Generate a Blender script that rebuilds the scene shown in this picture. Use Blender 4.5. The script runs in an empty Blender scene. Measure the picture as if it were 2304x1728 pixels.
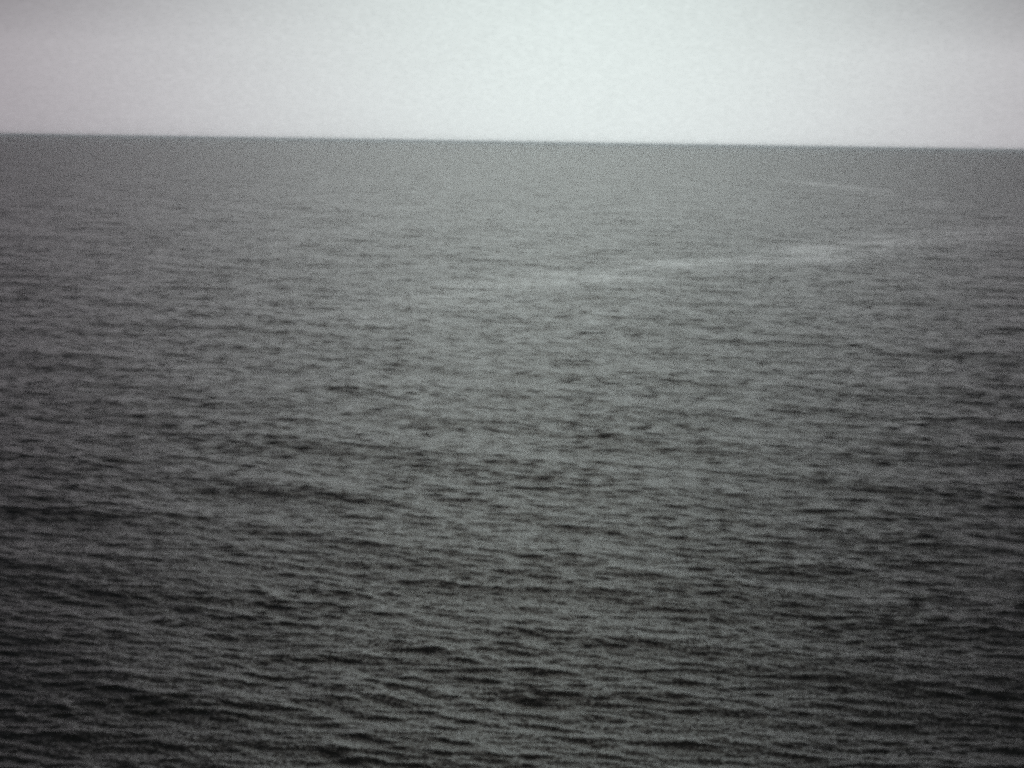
import bpy, math
import numpy as np

sc = bpy.context.scene
rad = math.radians

# ------------------------------------------------------------------ camera
EYE = 18.0                      # metres above the sea
F_PX = 4400.0                   # focal length in pixels of the 2304 px wide photograph
PITCH = math.atan((864 - 319.5) / F_PX)
ROLL = rad(0.90)
cam_data = bpy.data.cameras.new("camera")
cam_data.sensor_width = 36.0
cam_data.lens = 36.0 * F_PX / 2304.0
cam_data.clip_start = 0.1
cam_data.clip_end = 200000.0
cam = bpy.data.objects.new("camera", cam_data)
sc.collection.objects.link(cam)
cam.location = (0, 0, EYE)
from mathutils import Matrix, Vector
cam.matrix_world = (Matrix.Translation((0, 0, EYE))
                    @ Matrix.Rotation(rad(90) - PITCH, 4, 'X')
                    @ Matrix.Rotation(ROLL, 4, 'Z'))
sc.camera = cam

# ------------------------------------------------------------------ sky
SUN_EL, SUN_AZ = 82.0, 4.0      # degrees; azimuth to the right of the view (+Y)
world = bpy.data.worlds.new("World")
sc.world = world
world.use_nodes = True
nt = world.node_tree
nt.nodes.clear()


class NT:
    """small helper for writing node maths"""
    def __init__(self, tree):
        self.t = tree

    def n(self, kind, **kw):
        nd = self.t.nodes.new(kind)
        for k, v in kw.items():
            setattr(nd, k, v)
        return nd

    def put(self, sock, v):
        if isinstance(v, bpy.types.NodeSocket):
            self.t.links.new(v, sock)
        else:
            sock.default_value = v

    def m(self, op, a, b=None, c=None):
        nd = self.n('ShaderNodeMath', operation=op)
        self.put(nd.inputs[0], a)
        if b is not None:
            self.put(nd.inputs[1], b)
        if c is not None:
            self.put(nd.inputs[2], c)
        return nd.outputs[0]

    def v(self, op, a, b=None, scale=None):
        nd = self.n('ShaderNodeVectorMath', operation=op)
        self.put(nd.inputs[0], a)
        if b is not None:
            self.put(nd.inputs[1], b)
        if scale is not None:
            self.put(nd.inputs['Scale'], scale)
        return nd.outputs['Value'] if op in ('DOT_PRODUCT', 'LENGTH') else nd.outputs['Vector']

    def mixc(self, f, a, b):
        nd = self.n('ShaderNodeMix', data_type='RGBA')
        self.put(nd.inputs[0], f)
        self.put(nd.inputs[6], a)
        self.put(nd.inputs[7], b)
        return nd.outputs[2]


w = NT(nt)
sky = w.n('ShaderNodeTexSky', sky_type='NISHITA')
sky.sun_disc = False
sky.sun_elevation = rad(SUN_EL)
sky.sun_rotation = rad(SUN_AZ)
sky.air_density = 1.0
sky.dust_density = 4.0
tc = w.n('ShaderNodeTexCoord')
D = w.v('NORMALIZE', tc.outputs['Generated'])
# the thin place in the overcast, right of the middle of the view
GEL, GAZ = 6.5, 1.9
B = Vector((math.sin(rad(GAZ)) * math.cos(rad(GEL)), math.cos(rad(GAZ)) * math.cos(rad(GEL)), math.sin(rad(GEL))))
ang = w.m('ARCCOSINE', w.m('MINIMUM', w.v('DOT_PRODUCT', D, tuple(B)), 0.99999))
g = w.m('POWER', w.m('DIVIDE', ang, rad(14.8)), 2.4)
lobe = w.m('EXPONENT', w.m('MULTIPLY', g, -1.0))
# soft cloud structure
cl = w.n('ShaderNodeTexNoise', noise_dimensions='3D')
sep = w.n('ShaderNodeSeparateXYZ')
w.put(sep.inputs[0], D)
cmb = w.n('ShaderNodeCombineXYZ')
w.put(cmb.inputs[0], sep.outputs[0])
w.put(cmb.inputs[1], sep.outputs[1])
w.put(cmb.inputs[2], w.m('MULTIPLY', sep.outputs[2], 3.0))
w.put(cl.inputs['Vector'], cmb.outputs[0])
cl.inputs['Scale'].default_value = 3.2
cl.inputs['Detail'].default_value = 3.0
cl.inputs['Roughness'].default_value = 0.45
cloud = w.m('MULTIPLY_ADD', w.m('SUBTRACT', cl.outputs['Fac'], 0.5), 0.22, 1.0)
fc = w.n('ShaderNodeTexNoise', noise_dimensions='3D')
w.put(fc.inputs['Vector'], cmb.outputs[0])
fc.inputs['Scale'].default_value = 300.0
fc.inputs['Detail'].default_value = 6.0
fc.inputs['Roughness'].default_value = 0.85
cloud = w.m('ADD', cloud, w.m('MULTIPLY', w.m('SUBTRACT', fc.outputs['Fac'], 0.5), 0.60))
zen = w.m('MAXIMUM', sep.outputs[2], 0.0)
zfall = w.m('SUBTRACT', 1.0, w.m('MULTIPLY', w.m('MINIMUM', w.m('MULTIPLY', zen, 2.0), 1.0), 0.90))
azm = w.m('ARCTAN2', sep.outputs[0], sep.outputs[1])
azq = w.m('POWER', w.m('DIVIDE', w.m('ABSOLUTE', azm), rad(17.0)), 2.0)
side = w.m('DIVIDE', 1.0, w.m('MULTIPLY_ADD', w.m('MULTIPLY', azq, 4.4), w.m('MINIMUM', w.m('MULTIPLY', w.m('MAXIMUM', w.m('SUBTRACT', zen, 0.045), 0.0), 4.4), 1.0), 1.0))
zfall = w.m('MULTIPLY', zfall, side)
lum = w.m('MULTIPLY', w.m('MULTIPLY', w.m('MULTIPLY_ADD', lobe, 0.68, 0.265), cloud), zfall)
tint = w.mixc(lobe, (1.045, 0.935, 1.02, 1), (0.935, 1.035, 1.01, 1))
hi_t = w.mixc(w.m('MINIMUM', w.m('MULTIPLY', w.m('MAXIMUM', w.m('SUBTRACT', zen, 0.09), 0.0), 4.0), 1.0), (1, 1, 1, 1), (1.09, 0.99, 0.84, 1))
tint = w.v('MULTIPLY', tint, hi_t)
grey = w.v('SCALE', tint, scale=lum)
skyc = w.v('SCALE', sky.outputs[0], scale=0.1)
mixs = w.mixc(0.06, grey, skyc)
bg = w.n('ShaderNodeBackground')
w.put(bg.inputs['Color'], mixs)
bg.inputs['Strength'].default_value = 1.0
wo = w.n('ShaderNodeOutputWorld')
w.put(wo.inputs['Surface'], bg.outputs[0])

# ------------------------------------------------------------------ sun through the overcast
sd = bpy.data.lights.new("sun", 'SUN')
sd.energy = 0.5
sd.angle = rad(50)
sd.color = (1.0, 0.96, 0.92)
sun = bpy.data.objects.new("sun", sd)
sc.collection.objects.link(sun)
sv = Vector((math.sin(rad(SUN_AZ)) * math.cos(rad(SUN_EL)), math.cos(rad(SUN_AZ)) * math.cos(rad(SUN_EL)), math.sin(rad(SUN_EL))))
sun.rotation_euler = sv.to_track_quat('Z', 'Y').to_euler()
sun.location = (0, 0, 60)

sc.view_settings.view_transform = 'Standard'
sc.view_settings.look = 'None'
sc.view_settings.gamma = 1.0
sc.view_settings.exposure = 0.0
sc.view_settings.use_curve_mapping = False
sc.cycles.use_denoising = False
sc.cycles.filter_width = 3.8
sc.cycles.max_bounces = 8
sc.cycles.volume_bounces = 5
# the photograph is a grainy low-light exposure: stop sampling early and do not denoise
sc.cycles.use_adaptive_sampling = True
sc.cycles.adaptive_threshold = 1.0
sc.cycles.adaptive_min_samples = 30

# ------------------------------------------------------------------ the sea
rng = np.random.default_rng(11)
WIND = rad(-108)                 # direction the waves run, from +X (towards the viewer, to the left)
wdx, wdy = math.cos(WIND), math.sin(WIND)

# wavelength octaves (shortest, longest) in metres with the rms slope each one carries
BANDS = [
    (0.22, 0.45, 0.042),
    (0.45, 0.90, 0.067),
    (0.90, 1.80, 0.054),
    (1.80, 3.60, 0.028),
    (3.60, 7.20, 0.021),
    (7.20, 15.0, 0.020),
    (15.0, 34.0, 0.008),
]
CHOP = 1.1
MICRO = 0.075                   # rms slope of the ripples shorter than all of these


def tile(lo, hi, slope, spread, wind):
    wdx, wdy = math.cos(wind), math.sin(wind)
    n = 512
    L = hi * 34.0
    k1 = np.fft.fftfreq(n, d=L / n) * 2 * np.pi
    kx, ky = np.meshgrid(k1, k1, indexing='xy')
    k = np.hypot(kx, ky)
    k[0, 0] = 1e-6
    lam = 2 * np.pi / k
    cosw = (kx * wdx + ky * wdy) / k
    e = np.where((lam >= lo) & (lam < hi), k ** -4.0, 0.0) * (np.abs(cosw) ** spread + 0.015)
    e[0, 0] = 0
    ph = rng.normal(size=(n, n)) + 1j * rng.normal(size=(n, n))
    H = np.sqrt(e) * ph
    z = np.fft.ifft2(H).real
    gx = np.fft.ifft2(1j * kx * H).real
    gy = np.fft.ifft2(1j * ky * H).real
    s = slope / math.sqrt(float((gx ** 2 + gy ** 2).mean()))
    dx = np.fft.ifft2(1j * kx / k * H).real
    dy = np.fft.ifft2(1j * ky / k * H).real
    return np.stack([z * s, dx * s * CHOP, dy * s * CHOP], -1).astype(np.float32), L


def sample(t, L, x, y, a, ox, oy):
    """bilinear sample of a periodic tile"""
    n = t.shape[0]
    u = (x + ox) / L * n
    v = (y + oy) / L * n
    iu = np.floor(u).astype(np.int64)
    iv = np.floor(v).astype(np.int64)
    fu = (u - iu)[:, None].astype(np.float32)
    fv = (v - iv)[:, None].astype(np.float32)
    i0, i1 = iu % n, (iu + 1) % n
    j0, j1 = iv % n, (iv + 1) % n
    return ((t[j0, i0] * (1 - fu) + t[j0, i1] * fu) * (1 - fv)
            + (t[j1, i0] * (1 - fu) + t[j1, i1] * fu) * fv)


# sheet of water: a polar grid, fine ahead, coarse elsewhere, out past the horizon
fine = np.linspace(-19.0, 19.0, 1500)
coarse = np.linspace(19.0, 341.0, 200)[1:-1]
az = np.radians(np.concatenate([fine, coarse]))
na = len(az)
dep_view = np.linspace(20.0, 0.12, 980)
dep_near = np.linspace(80.0, 20.0, 80)[:-1]
r_far = np.geomspace(EYE / math.tan(rad(0.12)), 80000.0, 50)[1:]
r = np.concatenate([EYE / np.tan(np.radians(dep_near)), EYE / np.tan(np.radians(dep_view)), r_far])
nr = len(r)
dr = np.gradient(r)
daz = np.abs(np.gradient(np.unwrap(az)))
R, A = np.meshgrid(r, az, indexing='ij')
X = (R * np.sin(A)).ravel()
Y = (R * np.cos(A)).ravel()
SP = np.maximum(dr[:, None] * 0.8, R * daz[None, :]).ravel()   # local grid spacing
del R, A


def smooth(e0, e1, x):
    t = np.clip((x - e0) / (e1 - e0), 0, 1)
    return t * t * (3 - 2 * t)


def cheap_noise(x, y, L, seed, comps=14):
    q = np.random.default_rng(seed)
    s = np.zeros_like(x)
    for _ in range(comps):
        th = q.uniform(0, 2 * np.pi)
        kk = 2 * np.pi / (L * q.uniform(0.6, 2.2))
        s += np.sin(kk * (x * math.cos(th) + y * math.sin(th)) + q.uniform(0, 6.28))
    return s / math.sqrt(comps / 2)


def on_water(px, py):
    """where a sight line of the photograph meets the sea"""
    v = cam.matrix_world.to_3x3() @ Vector(((px - 1152) / F_PX, (864 - py) / F_PX, -1.0))
    t = EYE / -v.z
    return v.x * t, v.y * t


# smooth slicks: streaks of calmer water drifting across the sea
# each point: where it lies, half width in metres, strength
SLICKS = [
    [(640, 742, 5, .12), (860, 712, 5, .2), (1000, 672, 6, .3), (1130, 640, 7, .55), (1260, 622, 7, .6), (1400, 608, 7, .55),
     (1560, 592, 7, .58), (1700, 588, 8, .5), (1860, 566, 9, .55), (2000, 548, 10, .5), (2160, 530, 10, .4), (2330, 500, 10, .1)],
    [(1780, 408, 8, .3), (1850, 414, 9, .5), (1930, 424, 8, .3), (2030, 444, 8, .1), (2110, 462, 8, .15), (2200, 470, 8, .05)],
]
slick = np.zeros_like(X)
ahead = np.where((Y > 50) & (Y < 1200) & (np.abs(X) < Y))[0]
ax_, ay_ = X[ahead], Y[ahead]
wob = cheap_noise(ax_, ay_, 22.0, 5) * 1.9 + cheap_noise(ax_ * 0.6, ay_, 6.0, 8) * 1.5
pat = 0.8 + 0.15 * cheap_noise(ax_, ay_, 24.0, 17) + 0.25 * cheap_noise(ax_ * 0.5, ay_, 5.0, 18)
for pts in SLICKS:
    P = [on_water(q[0], q[1]) + (q[2], q[3]) for q in pts]
    best = np.full(len(ahead), 1e9)
    half = np.ones(len(ahead))
    amt = np.zeros(len(ahead))
    for (x0, y0, h0, a0), (x1, y1, h1, a1) in zip(P[:-1], P[1:]):
        ex, ey = x1 - x0, y1 - y0
        t = np.clip(((ax_ - x0) * ex + (ay_ - y0) * ey) / (ex * ex + ey * ey), 0, 1)
        dd = np.hypot(ax_ - x0 - t * ex, ay_ - y0 - t * ey)
        nearer = dd < best
        best = np.where(nearer, dd, best)
        half = np.where(nearer, h0 + (h1 - h0) * t, half)
        amt = np.where(nearer, a0 + (a1 - a0) * t, amt)
    m = (1 - smooth(0.2, 1.8, (best + wob) / half)) * amt * np.clip(pat, 0.05, 1.5)
    slick[ahead] = np.maximum(slick[ahead], m)

# broad gusty unevenness of the ripples
gust = np.clip(1.0 + 0.035 * cheap_noise(X, Y * 0.5, 90.0, 31) + 0.04 * cheap_noise(X, Y * 0.6, 17.0, 32), 0.6, 1.4)
near_grp = np.clip(1.0 + 0.12 * cheap_noise(X * 0.8, Y, 9.0, 41), 0.4, 1.7)

disp = np.zeros((len(X), 3), np.float32)
resid = []
for i, (lo, hi, slope) in enumerate(BANDS):
    t, L = tile(lo, hi, slope, 5.0 if hi < 1 else 6.0, rad(-100 - 4.5 * i))
    wgt = 1 - smooth(lo / 4.5, lo / 2.2, SP)
    amp = np.ones_like(X)
    if hi < 8:
        amp *= 1 - 0.7 * slick
        amp *= gust
    if hi < 4:
        amp *= near_grp
    idx = np.where(wgt > 0)[0]
    o = rng.uniform(0, L, 2)
    d = sample(t, L, X[idx], Y[idx], 0, o[0], o[1])
    disp[idx] += d * (wgt[idx] * amp[idx])[:, None].astype(np.float32)
    resid.append((np.sqrt(np.clip(1 - wgt ** 2, 0, 1)) * amp * slope * (1.5 if hi > 3 else 1.0)).astype(np.float32))

resid.append((MICRO * (1 - 0.7 * slick)).astype(np.float32))

co = np.empty((len(X), 3), np.float32)
co[:, 0] = X + disp[:, 1]
co[:, 1] = Y + disp[:, 2]
co[:, 2] = disp[:, 0]

ii = np.arange(nr - 1)[:, None]
jj = np.arange(na)[None, :]
j2 = (jj + 1) % na
quads = np.stack([ii * na + jj, ii * na + j2, (ii + 1) * na + j2, (ii + 1) * na + jj], -1).reshape(-1, 4)
quads = quads[:, ::-1]
# close the disc below the viewer
centre = len(co)
co = np.vstack([co, np.array([[0, 0, 0]], np.float32)])
fan = np.stack([np.full(na, centre), (np.arange(na) + 1) % na, np.arange(na)], -1)
nq, nf = len(quads), len(fan)
me = bpy.data.meshes.new("sea")
me.vertices.add(len(co))
me.vertices.foreach_set("co", co.ravel())
me.loops.add(nq * 4 + nf * 3)
me.loops.foreach_set("vertex_index", np.concatenate([quads.ravel(), fan.ravel()]).astype(np.int32))
me.polygons.add(nq + nf)
starts = np.concatenate([np.arange(nq) * 4, nq * 4 + np.arange(nf) * 3]).astype(np.int32)
me.polygons.foreach_set("loop_start", starts)
me.update(calc_edges=True)
me.validate()
me.polygons.foreach_set("use_smooth", np.ones(len(me.polygons), bool))
for i, a in enumerate(resid):
    at = me.attributes.new("ripple_%d" % i, 'FLOAT', 'POINT')
    at.data.foreach_set("value", np.append(a, a[0]).astype(np.float32))
if me.polygons[nq // 2].normal.z < 0:
    me.flip_normals()
sea = bpy.data.objects.new("sea", me)
sc.collection.objects.link(sea)
sea['kind'] = 'structure'

# water material
mat = bpy.data.materials.new("sea_water")
mat.use_nodes = True
mat.node_tree.nodes.clear()
s = NT(mat.node_tree)
geo = s.n('ShaderNodeNewGeometry')
sp = s.n('ShaderNodeSeparateXYZ')
s.put(sp.inputs[0], geo.outputs['Position'])
# coordinates along the wind (u) and along the crests (v)
u = s.m('ADD', s.m('MULTIPLY', sp.outputs[0], wdx), s.m('MULTIPLY', sp.outputs[1], wdy))
vv = s.m('ADD', s.m('MULTIPLY', sp.outputs[0], -wdy), s.m('MULTIPLY', sp.outputs[1], wdx))
tot = None


def ripple(lam, amp, seed):
    c = s.n('ShaderNodeCombineXYZ')
    s.put(c.inputs[0], s.m('MULTIPLY_ADD', u, 1.0 / lam, seed * 17.31))
    s.put(c.inputs[1], s.m('MULTIPLY_ADD', vv, 0.34 / lam, seed * 5.77))
    n = s.n('ShaderNodeTexNoise', noise_dimensions='2D')
    s.put(n.inputs['Vector'], c.outputs[0])
    n.inputs['Scale'].default_value = 1.0
    n.inputs['Detail'].default_value = 0.0
    k = s.v('SUBTRACT', n.outputs['Color'], (0.5, 0.5, 0.5))
    return s.v('SCALE', k, scale=s.m('MULTIPLY', amp, 6.0))


for i, (lo, hi, slope) in enumerate(BANDS):
    at = s.n('ShaderNodeAttribute', attribute_name="ripple_%d" % i)
    p = ripple(math.sqrt(lo * hi) * 0.62, at.outputs['Fac'], i + 1)
    tot = p if tot is None else s.v('ADD', tot, p)
tot = s.v('ADD', tot, ripple(0.05, s.n('ShaderNodeAttribute', attribute_name='ripple_7').outputs['Fac'], 11))
st = s.n('ShaderNodeSeparateXYZ')
s.put(st.inputs[0], tot)
# along-wind slope is the larger one
su = st.outputs[0]
sv_ = s.m('MULTIPLY', st.outputs[1], 0.6)
nx = s.m('SUBTRACT', s.m('MULTIPLY', su, wdx), s.m('MULTIPLY', sv_, wdy))
ny = s.m('ADD', s.m('MULTIPLY', su, wdy), s.m('MULTIPLY', sv_, wdx))
cn = s.n('ShaderNodeCombineXYZ')
s.put(cn.inputs[0], nx)
s.put(cn.inputs[1], ny)
nrm = s.v('NORMALIZE', s.v('ADD', geo.outputs['Normal'], cn.outputs[0]))
pb = s.n('ShaderNodeBsdfPrincipled')
pb.inputs['Base Color'].default_value = (0.012, 0.014, 0.010, 1)
s.put(pb.inputs['Roughness'], s.m('MULTIPLY', s.n('ShaderNodeAttribute', attribute_name='ripple_7').outputs['Fac'], 0.18 / MICRO))
pb.inputs['IOR'].default_value = 1.333
s.put(pb.inputs['Normal'], nrm)
mo = s.n('ShaderNodeOutputMaterial')
s.put(mo.inputs['Surface'], pb.outputs[0])
me.materials.append(mat)

# ------------------------------------------------------------------ sea haze
hm = bpy.data.meshes.new("haze")
hb, zl, zh = 80500.0, -3.0, EYE + 8.0
hv = [(x, y, z) for z in (zl, zh) for y in (-hb, hb) for x in (-hb, hb)]
hm.from_pydata(hv, [], [(0, 2, 3, 1), (4, 5, 7, 6), (0, 1, 5, 4), (2, 6, 7, 3), (0, 4, 6, 2), (1, 3, 7, 5)])
haze = bpy.data.objects.new("haze", hm)
sc.collection.objects.link(haze)
haze['kind'] = 'stuff'
haze['label'] = 'thin pale haze over the sea towards the horizon'
haze['category'] = 'haze'
hmat = bpy.data.materials.new("haze_air")
hmat.use_nodes = True
hmat.node_tree.nodes.clear()
h = NT(hmat.node_tree)
pv = h.n('ShaderNodeVolumePrincipled')
pv.inputs['Color'].default_value = (0.90, 0.965, 1.0, 1)
pv.inputs['Density'].default_value = 4.5e-5
pv.inputs['Anisotropy'].default_value = 0.9
ho = h.n('ShaderNodeOutputMaterial')
h.put(ho.inputs['Volume'], pv.outputs[0])
hm.materials.append(hmat)
